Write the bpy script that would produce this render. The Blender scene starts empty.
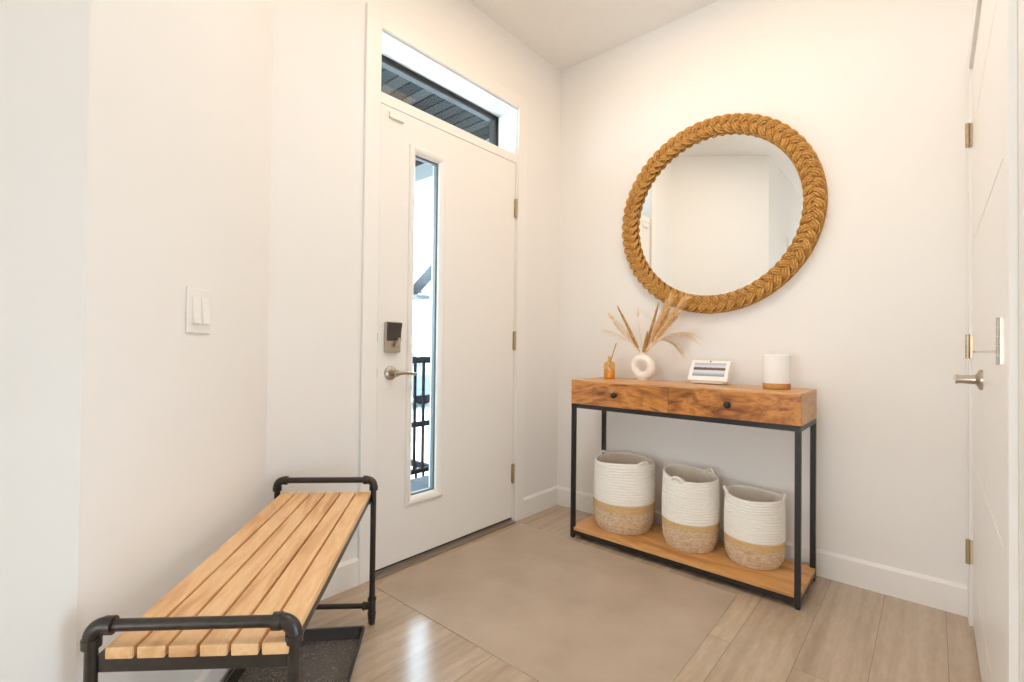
import bpy, bmesh, math, random
from mathutils import Vector, Matrix

S = bpy.context.scene
COL = S.collection
PI = math.pi

# ------------------------------------------------------------------ camera
YAW, PITCH, ROLL = 0.7188, 0.0127, 0.0113
CAM = Vector((1.8137, -2.5279, 0.9985))
F = Vector((-math.sin(YAW) * math.cos(PITCH), math.cos(YAW) * math.cos(PITCH), math.sin(PITCH)))
R0 = Vector((math.cos(YAW), math.sin(YAW), 0))
U0 = R0.cross(F)
R = R0 * math.cos(ROLL) + U0 * math.sin(ROLL)
U = U0 * math.cos(ROLL) - R0 * math.sin(ROLL)
cd = bpy.data.cameras.new('camera')
cd.sensor_width = 36.0
cd.lens = 481.65 / 1024 * 36
cd.clip_start = 0.01
cam = bpy.data.objects.new('camera', cd)
COL.objects.link(cam)
cam.matrix_world = Matrix(((R.x, U.x, -F.x, CAM.x), (R.y, U.y, -F.y, CAM.y), (R.z, U.z, -F.z, CAM.z), (0, 0, 0, 1)))
S.camera = cam

# ------------------------------------------------------------------ sky, lights, exposure
w = bpy.data.worlds.new('overcast_sky')
S.world = w
w.use_nodes = True
bg = w.node_tree.nodes['Background']
bg.inputs[0].default_value = (0.66, 0.85, 1.0, 1)
bg.inputs[1].default_value = 11.0

def area(name, loc, target, size, sy, power, color, shape='RECTANGLE'):
    l = bpy.data.lights.new(name, 'AREA')
    l.shape = shape
    l.size = size
    if shape in ('RECTANGLE', 'ELLIPSE'):
        l.size_y = sy
    l.energy = power
    l.color = color
    o = bpy.data.objects.new(name, l)
    COL.objects.link(o)
    o.location = loc
    d = Vector(target) - Vector(loc)
    o.rotation_euler = d.to_track_quat('-Z', 'Y').to_euler()
    return o

area('foyer_ceiling_light', (1.15, -1.35, 2.77), (1.15, -1.35, 0), 0.45, 0.45, 10.0, (0.84, 0.95, 1.0), 'DISK')
area('entry_ceiling_light', (1.0, -1.0, 2.77), (1.0, -1.0, 0), 1.2, 1.2, 9.4, (1.0, 0.57, 0.20))
area('hall_window_daylight', (1.3, -6.97, 0.9), (1.2, 0, 0.9), 1.0, 1.5, 46, (0.92, 0.97, 1.0))

S.view_settings.view_transform = 'Standard'
S.view_settings.look = 'None'
S.view_settings.gamma = 1
S.view_settings.use_curve_mapping = False
S.view_settings.exposure = -0.07
S.cycles.max_bounces = 12
S.cycles.diffuse_bounces = 8
S.cycles.glossy_bounces = 6
S.cycles.transparent_max_bounces = 12
S.cycles.use_denoising = True
S.cycles.sample_clamp_indirect = 6

# ------------------------------------------------------------------ materials
class NT:
    def __init__(s, name):
        s.m = bpy.data.materials.new(name)
        s.m.use_nodes = True
        s.t = s.m.node_tree
        s.n = s.t.nodes
        s.b = s.n['Principled BSDF']
        s.out = s.n['Material Output']
    def node(s, kind, **kw):
        x = s.n.new(kind)
        for k, v in kw.items():
            if k.startswith('i_'):
                x.inputs[k[2:]].default_value = v
            else:
                setattr(x, k, v)
        return x
    def link(s, a, b):
        s.t.links.new(a, b)
    def ramp(s, src, stops):
        r = s.node('ShaderNodeValToRGB')
        e = r.color_ramp.elements
        while len(e) < len(stops):
            e.new(0.5)
        for i, (p, c) in enumerate(stops):
            e[i].position = p
            e[i].color = (*c, 1)
        s.link(src, r.inputs[0])
        return r.outputs[0]
    def coord(s, scale=(1, 1, 1), kind='Object', rot=(0, 0, 0)):
        tc = s.node('ShaderNodeTexCoord')
        mp = s.node('ShaderNodeMapping')
        mp.inputs['Scale'].default_value = scale
        mp.inputs['Rotation'].default_value = rot
        s.link(tc.outputs[kind], mp.inputs[0])
        return mp.outputs[0]
    def noise(s, vec, scale, detail=4, rough=0.55, dist=0.0):
        n = s.node('ShaderNodeTexNoise')
        n.inputs['Scale'].default_value = scale
        n.inputs['Detail'].default_value = detail
        n.inputs['Roughness'].default_value = rough
        n.inputs['Distortion'].default_value = dist
        s.link(vec, n.inputs['Vector'])
        return n.outputs['Fac']
    def bump(s, h, strength, distance=0.01):
        b = s.node('ShaderNodeBump')
        b.inputs['Strength'].default_value = strength
        b.inputs['Distance'].default_value = distance
        s.link(h, b.inputs['Height'])
        s.link(b.outputs[0], s.b.inputs['Normal'])
    def mix(s, f, a, b, mode='MIX'):
        x = s.node('ShaderNodeMix', data_type='RGBA', blend_type=mode)
        for v, k in ((f, 0), (a, 6), (b, 7)):
            if isinstance(v, (int, float)):
                x.inputs[k].default_value = v
            elif isinstance(v, tuple):
                x.inputs[k].default_value = (*v, 1)
            else:
                s.link(v, x.inputs[k])
        return x.outputs[2]

def plain(name, col, rough=0.5, metal=0.0, noise=0.0, nscale=40, bump=0.0):
    t = NT(name)
    t.b.inputs['Roughness'].default_value = rough
    t.b.inputs['Metallic'].default_value = metal
    v = t.coord()
    if noise > 0 or bump > 0:
        n = t.noise(v, nscale)
        lo = tuple(c * (1 - noise) for c in col)
        hi = tuple(min(1, c * (1 + noise)) for c in col)
        t.link(t.ramp(n, [(0.3, lo), (0.7, hi)]), t.b.inputs['Base Color'])
        if bump > 0:
            t.bump(n, bump, 0.002)
    else:
        t.b.inputs['Base Color'].default_value = (*col, 1)
    return t.m

M = {}
M['wall'] = plain('wall_paint', (0.88, 0.872, 0.858), 0.65, 0, 0.006, 3)
M['ceiling'] = plain('ceiling_paint', (0.88, 0.865, 0.84), 0.8, 0, 0.01, 30)
M['trim'] = plain('trim_paint', (0.90, 0.89, 0.87), 0.35)
M['door'] = plain('door_paint', (0.89, 0.875, 0.85), 0.32)
M['closet'] = plain('closet_door_paint', (0.90, 0.895, 0.885), 0.3)
M['white_plastic'] = plain('white_plastic', (0.88, 0.87, 0.85), 0.3)
M['switch_plastic'] = plain('switch_plastic', (0.90, 0.89, 0.87), 0.25)
M['nickel'] = plain('satin_nickel', (0.52, 0.46, 0.39), 0.28, 1.0)
M['hinge'] = plain('antique_nickel_hinge', (0.50, 0.40, 0.27), 0.32, 1.0)
M['lock_dark'] = plain('dark_lock_cover', (0.09, 0.08, 0.075), 0.4, 0.6)
M['black'] = plain('black_powder_coat', (0.018, 0.017, 0.017), 0.38, 0.2)
M['pipe'] = plain('black_iron_pipe', (0.050, 0.043, 0.038), 0.33, 0.5, 0.15, 60)
M['rail'] = plain('black_railing_paint', (0.004, 0.004, 0.005), 0.6)
M['rubber'] = plain('black_rubber', (0.012, 0.012, 0.012), 0.7)
M['gasket'] = plain('window_gasket', (0.012, 0.013, 0.014), 0.4)
M['sash'] = plain('grey_window_sash', (0.085, 0.085, 0.083), 0.4)
M['lite_edge'] = plain('lite_spacer', (0.13, 0.15, 0.15), 0.35)
M['sill'] = plain('door_sill', (0.30, 0.25, 0.20), 0.4, 0.3)
M['ceramic'] = plain('matte_ceramic', (0.86, 0.82, 0.76), 0.75, 0, 0.04, 60, 0.15)
M['lamp_shade'] = plain('white_lamp_shade', (0.90, 0.90, 0.90), 0.45)
M['amber'] = plain('amber_oil', (0.92, 0.56, 0.17), 0.15)
M['porch_white'] = plain('white_siding', (0.80, 0.81, 0.81), 0.6)
M['porch_beam'] = plain('shaded_white_beam', (0.27, 0.27, 0.26), 0.6)  # white beam in shade; the dimness is put into its grey colour
M['porch_soffit_grey'] = plain('house_soffit', (0.085, 0.088, 0.092), 0.6)
M['deck'] = plain('dark_deck', (0.012, 0.013, 0.018), 0.5, 0, 0.5, 14)
M['ground'] = plain('pale_concrete', (0.62, 0.62, 0.61), 0.9, 0, 0.1, 2)
M['house_pane'] = plain('pale_window_pane', (0.35, 0.38, 0.40), 0.3)
M['car'] = plain('blue_grey_car_paint', (0.16, 0.19, 0.25), 0.3, 0.2)
M['car_glass'] = plain('car_glass', (0.05, 0.06, 0.07), 0.1)
M['roof'] = plain('grey_shingles', (0.16, 0.16, 0.165), 0.9, 0, 0.25, 10)

for k_ in ('rail', 'deck'):
    M[k_].node_tree.nodes['Principled BSDF'].inputs['Specular IOR Level'].default_value = 0.08

def soffit_mat():
    t = NT('charcoal_soffit_boards')
    v = t.coord()
    sx = t.node('ShaderNodeSeparateXYZ')
    t.link(v, sx.inputs[0])
    mu = t.node('ShaderNodeMath', operation='MULTIPLY'); mu.inputs[1].default_value = 11.7647
    so = t.node('ShaderNodeMath', operation='ADD'); so.inputs[1].default_value = 2.4
    t.link(sx.outputs[1], so.inputs[0]); t.link(so.outputs[0], mu.inputs[0])
    fl = t.node('ShaderNodeMath', operation='FLOOR'); t.link(mu.outputs[0], fl.inputs[0])
    wn = t.node('ShaderNodeTexWhiteNoise', noise_dimensions='1D'); t.link(fl.outputs[0], wn.inputs['W'])
    t.link(t.ramp(wn.outputs['Value'], [(0.0, (0.006, 0.006, 0.006)), (1.0, (0.042, 0.041, 0.039))]), t.b.inputs['Base Color'])
    t.b.inputs['Roughness'].default_value = 0.7
    t.b.inputs['Specular IOR Level'].default_value = 0.12
    return t.m
M['soffit'] = soffit_mat()

def floor_mat():
    t = NT('oak_vinyl_planks')
    v = t.coord()
    sw = t.node('ShaderNodeMapping'); sw.inputs['Rotation'].default_value = (0, 0, PI / 2)
    t.link(v, sw.inputs[0])
    br = t.node('ShaderNodeTexBrick')
    br.offset = 0.37
    br.inputs['Scale'].default_value = 1.0
    br.inputs['Brick Width'].default_value = 1.25
    br.inputs['Row Height'].default_value = 0.185
    br.inputs['Mortar Size'].default_value = 0.0011
    br.inputs['Mortar Smooth'].default_value = 0.2
    br.inputs['Bias'].default_value = 0.0
    br.inputs['Color1'].default_value = (0, 0, 0, 1)
    br.inputs['Color2'].default_value = (1, 1, 1, 1)
    br.inputs['Mortar'].default_value = (0.5, 0.5, 0.5, 1)
    t.link(sw.outputs[0], br.inputs['Vector'])
    # per plank offset of the grain
    off = t.node('ShaderNodeVectorMath', operation='MULTIPLY_ADD')
    t.link(br.outputs['Color'], off.inputs[0])
    off.inputs[1].default_value = (13.0, 7.0, 3.0)
    t.link(v, off.inputs[2])
    st = t.node('ShaderNodeMapping'); st.inputs['Scale'].default_value = (1.0, 0.16, 1.0)
    t.link(off.outputs[0], st.inputs[0])
    warp = t.noise(st.outputs[0], 7.0, 3, 0.5, 0.8)
    fine = t.noise(st.outputs[0], 90.0, 4, 0.6)
    wv = t.node('ShaderNodeTexWave', wave_type='RINGS', rings_direction='Z')
    wv.inputs['Scale'].default_value = 7.0
    wv.inputs['Distortion'].default_value = 5.0
    wv.inputs['Detail'].default_value = 3.0
    wv.inputs['Detail Scale'].default_value = 1.6
    t.link(st.outputs[0], wv.inputs['Vector'])
    base = t.ramp(warp, [(0.25, (0.42, 0.315, 0.22)), (0.5, (0.51, 0.395, 0.285)), (0.78, (0.58, 0.46, 0.345))])
    c = t.mix(0.16, base, t.ramp(wv.outputs['Fac'], [(0.2, (0.31, 0.228, 0.160)), (0.7, (0.51, 0.405, 0.31))]))
    c = t.mix(0.35, c, t.ramp(fine, [(0.35, (0.42, 0.41, 0.40)), (0.65, (0.60, 0.595, 0.59))]), 'OVERLAY')
    tone = t.ramp(br.outputs['Color'], [(0.0, (0.455, 0.455, 0.455)), (1.0, (0.545, 0.545, 0.545))])
    c = t.mix(0.6, c, tone, 'OVERLAY')
    c = t.mix(br.outputs['Fac'], c, (0.24, 0.18, 0.13))
    t.link(c, t.b.inputs['Base Color'])
    t.b.inputs['Roughness'].default_value = 0.19
    t.b.inputs['Specular IOR Level'].default_value = 0.75
    t.bump(fine, 0.08, 0.001)
    return t.m
M['floor'] = floor_mat()

def mat_mat():
    t = NT('frosted_vinyl_mat')
    v = t.coord()
    n = t.noise(v, 5.0, 3, 0.5)
    t.link(t.ramp(n, [(0.3, (0.62, 0.485, 0.365)), (0.7, (0.74, 0.59, 0.455))]), t.b.inputs['Base Color'])
    sp = t.noise(v, 420.0, 2, 0.5)
    t.bump(sp, 0.25, 0.0006)
    t.b.inputs['Roughness'].default_value = 0.36
    tr = t.node('ShaderNodeBsdfTransparent')
    tr.inputs[0].default_value = (0.95, 0.92, 0.88, 1)
    mx = t.node('ShaderNodeMixShader')
    mx.inputs[0].default_value = 0.70
    t.link(tr.outputs[0], mx.inputs[1])
    t.link(t.b.outputs[0], mx.inputs[2])
    t.link(mx.outputs[0], t.out.inputs[0])
    return t.m
M['mat'] = mat_mat()

def wood(name, dark, mid, light, axis='x', scale=1.0, swirl=3.0, rough=0.42, streak=0.5, knots=False, grain=8.0, k=0.17):
    t = NT(name)
    oi = t.node('ShaderNodeObjectInfo')
    tc = t.node('ShaderNodeTexCoord')
    add = t.node('ShaderNodeVectorMath', operation='MULTIPLY_ADD')
    cmb = t.node('ShaderNodeCombineXYZ')
    for q in range(3):
        t.link(oi.outputs['Random'], cmb.inputs[q])
    t.link(cmb.outputs[0], add.inputs[0])
    add.inputs[1].default_value = (17.0, 9.0, 5.0)
    t.link(tc.outputs['Object'], add.inputs[2])
    mp = t.node('ShaderNodeMapping')
    sc = {'x': (k, 1, 1), 'y': (1, k, 1), 'z': (1, 1, k)}[axis]
    mp.inputs['Scale'].default_value = tuple(c * scale for c in sc)
    t.link(add.outputs[0], mp.inputs[0])
    big = t.noise(mp.outputs[0], grain, 4, 0.55, swirl)
    fine = t.noise(mp.outputs[0], 120.0, 3, 0.6, 0.3)
    c = t.ramp(big, [(0.34, dark), (0.46, mid), (0.58, light), (0.68, mid)])
    c = t.mix(streak, c, t.ramp(fine, [(0.35, (0.40, 0.39, 0.38)), (0.65, (0.60, 0.60, 0.60))]), 'OVERLAY')
    if knots:
        vo = t.noise(t.coord((1, 1, 1)), 7.0, 2, 0.4, 1.0)
        c = t.mix(t.ramp(vo, [(0.60, (0, 0, 0)), (0.72, (0.55, 0.55, 0.55))]), c, tuple(x * 0.75 for x in dark))
    t.link(c, t.b.inputs['Base Color'])
    t.b.inputs['Roughness'].default_value = rough
    t.bump(fine, 0.06, 0.001)
    return t.m
M['mango'] = wood('mango_wood', (0.17, 0.052, 0.011), (0.42, 0.150, 0.028), (0.64, 0.265, 0.060), 'x', 1.0, 4.0, 0.36, 0.5, True, 6.5, 0.36)
M['mango_lit_top'] = wood('mango_wood_lit_top', (0.42, 0.19, 0.066), (0.58, 0.285, 0.105), (0.68, 0.375, 0.155), 'x', 1.0, 2.0, 0.36, 0.4)  # same mango wood, paler: light falling on the top is in the colour
M['mango_side'] = wood('mango_wood_end', (0.42, 0.22, 0.095), (0.55, 0.30, 0.135), (0.62, 0.37, 0.18), 'y', 1.0, 2.0, 0.4, 0.4)
M['shelf'] = wood('mango_wood_shelf', (0.48, 0.22, 0.068), (0.64, 0.32, 0.105), (0.72, 0.40, 0.155), 'x', 1.0, 2.0, 0.38, 0.4)
M['slat'] = wood('oiled_oak_slats', (0.60, 0.32, 0.135), (0.76, 0.455, 0.215), (0.84, 0.55, 0.29), 'y', 1.0, 2.2, 0.42, 0.4)
M['bamboo'] = wood('bamboo_base', (0.45, 0.22, 0.06), (0.58, 0.30, 0.09), (0.63, 0.35, 0.12), 'x', 2.0, 1.0, 0.4, 0.3)
M['reed'] = plain('rattan_reed', (0.60, 0.36, 0.16), 0.7, 0, 0.15, 80)

def rope_mat(name, a, b, scale=160.0, bumpy=0.6, flat=1.0):
    t = NT(name)
    v = t.coord((1, 1, flat))
    n = t.noise(v, scale, 3, 0.6)
    n2 = t.noise(v, 9.0, 2, 0.5)
    c = t.ramp(n, [(0.3, a), (0.7, b)])
    c = t.mix(0.35, c, t.ramp(n2, [(0.3, (0.42, 0.42, 0.42)), (0.7, (0.58, 0.58, 0.58))]), 'OVERLAY')
    t.link(c, t.b.inputs['Base Color'])
    t.b.inputs['Roughness'].default_value = 0.85
    t.bump(n, bumpy, 0.002)
    return t.m
M['rope'] = rope_mat('sisal_rope', (0.33, 0.15, 0.030), (0.76, 0.43, 0.125), 150)
M['cotton'] = rope_mat('white_cotton_rope', (0.90, 0.865, 0.80), (0.96, 0.935, 0.88), 120, 0.4)
M['jute_band'] = rope_mat('ochre_jute_rope', (0.62, 0.40, 0.18), (0.74, 0.52, 0.27), 130, 0.5)
M['jute'] = rope_mat('speckled_jute_rope', (0.52, 0.345, 0.195), (0.84, 0.67, 0.48), 55, 0.6, 4.0)
M['lining'] = rope_mat('basket_inside', (0.80, 0.73, 0.62), (0.88, 0.81, 0.70), 120, 0.4)

def straw(name, a, b):
    t = NT(name)
    n = t.noise(t.coord(), 60.0, 2, 0.5)
    t.link(t.ramp(n, [(0.3, a), (0.7, b)]), t.b.inputs['Base Color'])
    t.b.inputs['Roughness'].default_value = 0.8
    return t.m
M['straw'] = straw('straw_grass', (0.80, 0.53, 0.23), (0.96, 0.75, 0.44))
M['pale_straw'] = straw('pale_grass', (0.78, 0.64, 0.46), (0.88, 0.78, 0.64))
M['brown_straw'] = straw('brown_cattail', (0.34, 0.175, 0.045), (0.60, 0.345, 0.11))
M['pink_straw'] = straw('pinkish_grass', (0.78, 0.62, 0.55), (0.86, 0.72, 0.66))

def glass_mat(name, tint, gloss):
    t = NT(name)
    tr = t.node('ShaderNodeBsdfTransparent'); tr.inputs[0].default_value = (*tint, 1)
    gl = t.node('ShaderNodeBsdfGlossy'); gl.inputs['Roughness'].default_value = 0.0
    mx = t.node('ShaderNodeMixShader'); mx.inputs[0].default_value = gloss
    t.link(tr.outputs[0], mx.inputs[1]); t.link(gl.outputs[0], mx.inputs[2])
    t.link(mx.outputs[0], t.out.inputs[0])
    return t.m
M['glass'] = glass_mat('window_glass', (0.96, 0.98, 0.98), 0.03)
M['bottle_glass'] = glass_mat('amber_bottle_glass', (0.98, 0.86, 0.60), 0.10)

def mirror_mat():
    t = NT('mirror_silver')
    g = t.node('ShaderNodeBsdfGlossy')
    g.inputs['Color'].default_value = (0.93, 0.94, 0.93, 1)
    g.inputs['Roughness'].default_value = 0.0
    t.link(g.outputs[0], t.out.inputs[0])
    return t.m
M['mirror'] = mirror_mat()

def tray_mat():
    t = NT('embossed_rubber_tray')
    v = t.coord()
    n = t.noise(v, 22.0, 2, 0.5, 3.5)
    line = t.ramp(n, [(0.46, (0, 0, 0)), (0.50, (1, 1, 1)), (0.54, (0, 0, 0))])
    t.link(t.mix(line, (0.095, 0.083, 0.073), (0.38, 0.35, 0.32)), t.b.inputs['Base Color'])
    t.b.inputs['Roughness'].default_value = 0.42
    t.bump(line, 0.8, 0.003)
    return t.m
M['tray'] = tray_mat()
M['tray_rim'] = plain('tray_rim_rubber', (0.030, 0.027, 0.025), 0.35)

def screen_mat():
    # a lake scene: pale sky, a dark brown treeline, its grey-blue reflection
    t = NT('display_screen')
    tc = t.node('ShaderNodeTexCoord')
    sx = t.node('ShaderNodeSeparateXYZ'); t.link(tc.outputs['Generated'], sx.inputs[0])
    mp = t.node('ShaderNodeMapping'); mp.inputs['Scale'].default_value = (14, 1, 5)
    t.link(tc.outputs['Generated'], mp.inputs[0])
    n = t.noise(mp.outputs[0], 1.4, 4, 0.6)
    ad = t.node('ShaderNodeMath', operation='MULTIPLY_ADD'); ad.inputs[1].default_value = 0.14
    t.link(n, ad.inputs[0]); t.link(sx.outputs[2], ad.inputs[2])
    c = t.ramp(ad.outputs[0], [(0.0, (0.20, 0.25, 0.28)), (0.20, (0.42, 0.48, 0.50)), (0.36, (0.78, 0.77, 0.79)), (0.50, (0.80, 0.74, 0.75)),
                               (0.54, (0.13, 0.055, 0.040)), (0.70, (0.19, 0.095, 0.075)), (0.75, (0.86, 0.83, 0.82)), (1.06, (0.60, 0.56, 0.58))])
    t.b.inputs['Base Color'].default_value = (0.02, 0.02, 0.02, 1)
    t.b.inputs['Roughness'].default_value = 0.2
    t.link(c, t.b.inputs['Emission Color'])
    t.b.inputs['Emission Strength'].default_value = 0.85
    return t.m
M['screen'] = screen_mat()

# ------------------------------------------------------------------ mesh helpers
def tag(o, label=None, cat=None, group=None, kind=None):
    if label: o['label'] = label
    if cat: o['category'] = cat
    if group: o['group'] = group
    if kind: o['kind'] = kind
    return o

def thing(name, label, cat, loc=(0, 0, 0), rz=0, group=None, kind=None):
    o = bpy.data.objects.new(name, None)
    o.empty_display_size = 0.05
    COL.objects.link(o)
    o.location = loc
    o.rotation_euler = (0, 0, rz)
    return tag(o, label, cat, group, kind)

def obj(name, bm, mats, parent=None, smooth=None, bevel=0.0, seg=2):
    bmesh.ops.recalc_face_normals(bm, faces=bm.faces[:])
    me = bpy.data.meshes.new(name)
    bm.to_mesh(me)
    bm.free()
    if not isinstance(mats, (list, tuple)):
        mats = [mats]
    for m in mats:
        me.materials.append(m)
    o = bpy.data.objects.new(name, me)
    COL.objects.link(o)
    if parent:
        o.parent = parent
    if smooth is not None:
        for p in me.polygons:
            p.use_smooth = True
        if smooth < 179:
            try:
                me.set_sharp_from_angle(angle=math.radians(smooth))
            except Exception:
                pass
    if bevel > 0:
        b = o.modifiers.new('bevel', 'BEVEL')
        b.width = bevel
        b.segments = seg
        b.limit_method = 'ANGLE'
        b.angle_limit = math.radians(35)
    return o

def struct(name, bm, m, parent=None, **kw):
    return tag(obj(name, bm, m, parent, **kw), kind='structure')

def nb():
    return bmesh.new()

def bx(bm, x0, x1, y0, y1, z0, z1, mi=0):
    vs = [bm.verts.new((x, y, z)) for x in (x0, x1) for y in (y0, y1) for z in (z0, z1)]
    for f in ((0, 1, 3, 2), (4, 6, 7, 5), (0, 4, 5, 1), (2, 3, 7, 6), (0, 2, 6, 4), (1, 5, 7, 3)):
        bm.faces.new([vs[i] for i in f]).material_index = mi
    return bm

def box(*a):
    return bx(nb(), *a)

def prism(bm, pts, z0, z1):
    a = [bm.verts.new((x, y, z0)) for x, y in pts]
    b = [bm.verts.new((x, y, z1)) for x, y in pts]
    n = len(pts)
    bm.faces.new(a[::-1]); bm.faces.new(b)
    for i in range(n):
        bm.faces.new((a[i], a[(i + 1) % n], b[(i + 1) % n], b[i]))
    return bm

def tube(bm, pts, r, n=10, closed=False, cap=True):
    pts = [Vector(p) for p in pts]
    m = len(pts)
    rings = []
    up = None
    for i, p in enumerate(pts):
        if closed:
            d = pts[(i + 1) % m] - pts[(i - 1) % m]
        else:
            d = pts[min(i + 1, m - 1)] - pts[max(i - 1, 0)]
        d.normalize()
        if up is None:
            a = Vector((0, 0, 1)) if abs(d.z) < 0.9 else Vector((1, 0, 0))
            up = (a - d * a.dot(d)).normalized()
        else:
            up = (up - d * up.dot(d)).normalized()
        s = d.cross(up)
        rr = r[i] if isinstance(r, (list, tuple)) else r
        rings.append([bm.verts.new(p + (up * math.cos(2 * PI * k / n) + s * math.sin(2 * PI * k / n)) * rr) for k in range(n)])
    last = m if closed else m - 1
    for i in range(last):
        a, b = rings[i], rings[(i + 1) % m]
        sh = 0
        if closed and i == m - 1:
            sh = min(range(n), key=lambda q: (a[0].co - b[q].co).length)
        for k in range(n):
            bm.faces.new((a[k], a[(k + 1) % n], b[(k + 1 + sh) % n], b[(k + sh) % n]))
    if cap and not closed:
        bm.faces.new(rings[0][::-1]); bm.faces.new(rings[-1])
    return bm

def lathe(bm, prof, n=48, cx=0, cy=0, axis='z', fn=None, close=True):
    """prof: list of (r, z). fn(theta, r, z) -> (r, z) deforms."""
    rings = []
    for r, z in prof:
        if r < 1e-6:
            q = Vector((cx, cy, z)) if axis == 'z' else Vector((z, cx, cy)) if axis == 'x' else Vector((cx, z, cy))
            rings.append([bm.verts.new(q)])
            continue
        ring = []
        for k in range(n):
            t = 2 * PI * k / n
            rr, zz = fn(t, r, z) if fn else (r, z)
            a, b = cx + rr * math.cos(t), cy + rr * math.sin(t)
            ring.append(bm.verts.new((a, b, zz) if axis == 'z' else (zz, a, b) if axis == 'x' else (a, zz, b)))
        rings.append(ring)
    for A, B in zip(rings, rings[1:]):
        if len(A) == 1 and len(B) == 1:
            continue
        for k in range(n):
            k2 = (k + 1) % n
            if len(A) == 1:
                bm.faces.new((A[0], B[k2], B[k]))
            elif len(B) == 1:
                bm.faces.new((A[k], A[k2], B[0]))
            else:
                bm.faces.new((A[k], A[k2], B[k2], B[k]))
    return bm

def frame_ring(bm, y0, y1, z0, z1, prof):
    """picture-frame moulding in the y-z plane; prof = [(inset, x)...] closed profile, inset grows inward"""
    rings = []
    for ins, x in prof:
        rings.append([bm.verts.new((x, y, z)) for y, z in ((y0 + ins, z0 + ins), (y1 - ins, z0 + ins), (y1 - ins, z1 - ins), (y0 + ins, z1 - ins))])
    m = len(rings)
    for i in range(m):
        A, B = rings[i], rings[(i + 1) % m]
        for k in range(4):
            bm.faces.new((A[k], A[(k + 1) % 4], B[(k + 1) % 4], B[k]))
    return bm

# ------------------------------------------------------------------ room shell
W = 1.925          # right wall face
H = 2.7885         # ceiling
ED = (0.672, -2.385)   # outside corner where the angled wall meets the hall wall
DC = (0.0, -1.797)     # where the door wall meets the angled wall
DY0, DY1 = -0.441, -1.3403   # entry door edges (hinge, latch)
DB, DT = 0.027, 2.057
OPY0, OPY1, OPZ = -0.436, -1.3455, 2.372   # opening inside the jambs

struct('floor', box(-0.2, 2.1, -7.1, 0.12, -0.1, 0.0), M['floor'])
struct('ceiling', box(-0.2, 2.1, -7.1, 0.12, H, H + 0.1), M['ceiling'])
struct('wall_back', box(-0.2, W + 0.12, 0.0, 0.12, 0, H), M['wall'])
bm = nb()
bx(bm, -0.2, 0, OPY0 + 0.02, 0, 0, H)
bx(bm, -0.2, 0, -1.95, OPY1 - 0.02, 0, H)
bx(bm, -0.2, 0, OPY1 - 0.02, OPY0 + 0.02, OPZ + 0.02, H)
struct('wall_left', bm, M['wall'])
struct('wall_diagonal', prism(nb(), [DC, (-0.1, -1.86), (-0.1, -2.02), (0.55, -2.49), (0.66, -2.43), ED], 0, H), M['wall'])
struct('wall_hall', prism(nb(), [ED, (0.66, -2.43), (0.55, -2.49), (0.55, -7.1), (0.672, -7.1)], 0, H), M['wall'])
struct('wall_rear', box(0.55, W + 0.12, -7.1, -7.0, 0, H), M['wall'])
CD0, CD1 = -0.092, -1.245   # double closet doors in one opening
CM = -0.615                 # where the two leaves meet
CDT = 2.045
bm = nb()
bx(bm, W, W + 0.12, CD0, 0, 0, H)
SWY0, SWY1, SWZ0, SWZ1 = -2.10, -1.72, 0.20, 0.90      # opening for an added, unseen window that lets in fill daylight
bx(bm, W, W + 0.12, -7.0, SWY0, 0, H)
bx(bm, W, W + 0.12, SWY1, CD1, 0, H)
bx(bm, W, W + 0.12, SWY0, SWY1, 0, SWZ0)
bx(bm, W, W + 0.12, SWY0, SWY1, SWZ1, H)
bx(bm, W, W + 0.12, CD1, CD0, CDT, H)
struct('wall_right', bm, M['wall'])
struct('wall_closet', box(W + 0.115, W + 0.12, -1.4, 0.0, 0, H), M['wall'])

BBH, BBT = 0.1145, 0.013
def bb_prof(bm, p, q, nrm):
    """baseboard from p to q (floor points on the wall), nrm into the room"""
    p, q, nrm = Vector((*p, 0)), Vector((*q, 0)), Vector((*nrm, 0)).normalized()
    prof = [(0, 0), (BBT, 0), (BBT, BBH - 0.012), (0.004, BBH), (0, BBH)]
    A = [bm.verts.new(p + nrm * d + Vector((0, 0, z))) for d, z in prof]
    B = [bm.verts.new(q + nrm * d + Vector((0, 0, z))) for d, z in prof]
    n = len(prof)
    for i in range(n):
        bm.faces.new((A[i], A[(i + 1) % n], B[(i + 1) % n], B[i]))
    bm.faces.new(A[::-1]); bm.faces.new(B)
    return bm
struct('baseboard_back', bb_prof(nb(), (0, 0), (W - 0.013, 0), (0, -1)), M['trim'])
bm = nb()
bb_prof(bm, (0, -0.356), (0, 0), (1, 0))
bb_prof(bm, (0, DC[1]), (0, -1.423), (1, 0))
struct('baseboard_left', bm, M['trim'])
dn = Vector((0.659, 0.752))
struct('baseboard_diagonal', bb_prof(nb(), (ED[0], ED[1]), (DC[0], DC[1]), dn), M['trim'])
bm = nb()
bb_prof(bm, (0.672, -7.0), (0.672, -3.20), (1, 0))
bb_prof(bm, (0.672, -3.0), (0.672, -2.39), (1, 0))
struct('baseboard_hall', bm, M['trim'])
bm = nb()
bb_prof(bm, (W, CD1 - 0.078), (W, -7.0), (-1, 0))
struct('baseboard_right', bm, M['trim'])
# a cased opening farther down the hall that only the mirror shows
bm = nb()
bx(bm, 0.672, 0.687, -3.20, -3.12, 0, 2.16)
bx(bm, 0.672, 0.687, -4.00, -3.92, 0, 2.16)
bx(bm, 0.672, 0.687, -3.92, -3.20, 2.08, 2.16)
struct('trim_1', bm, M['trim'], bevel=0.002)

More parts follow.
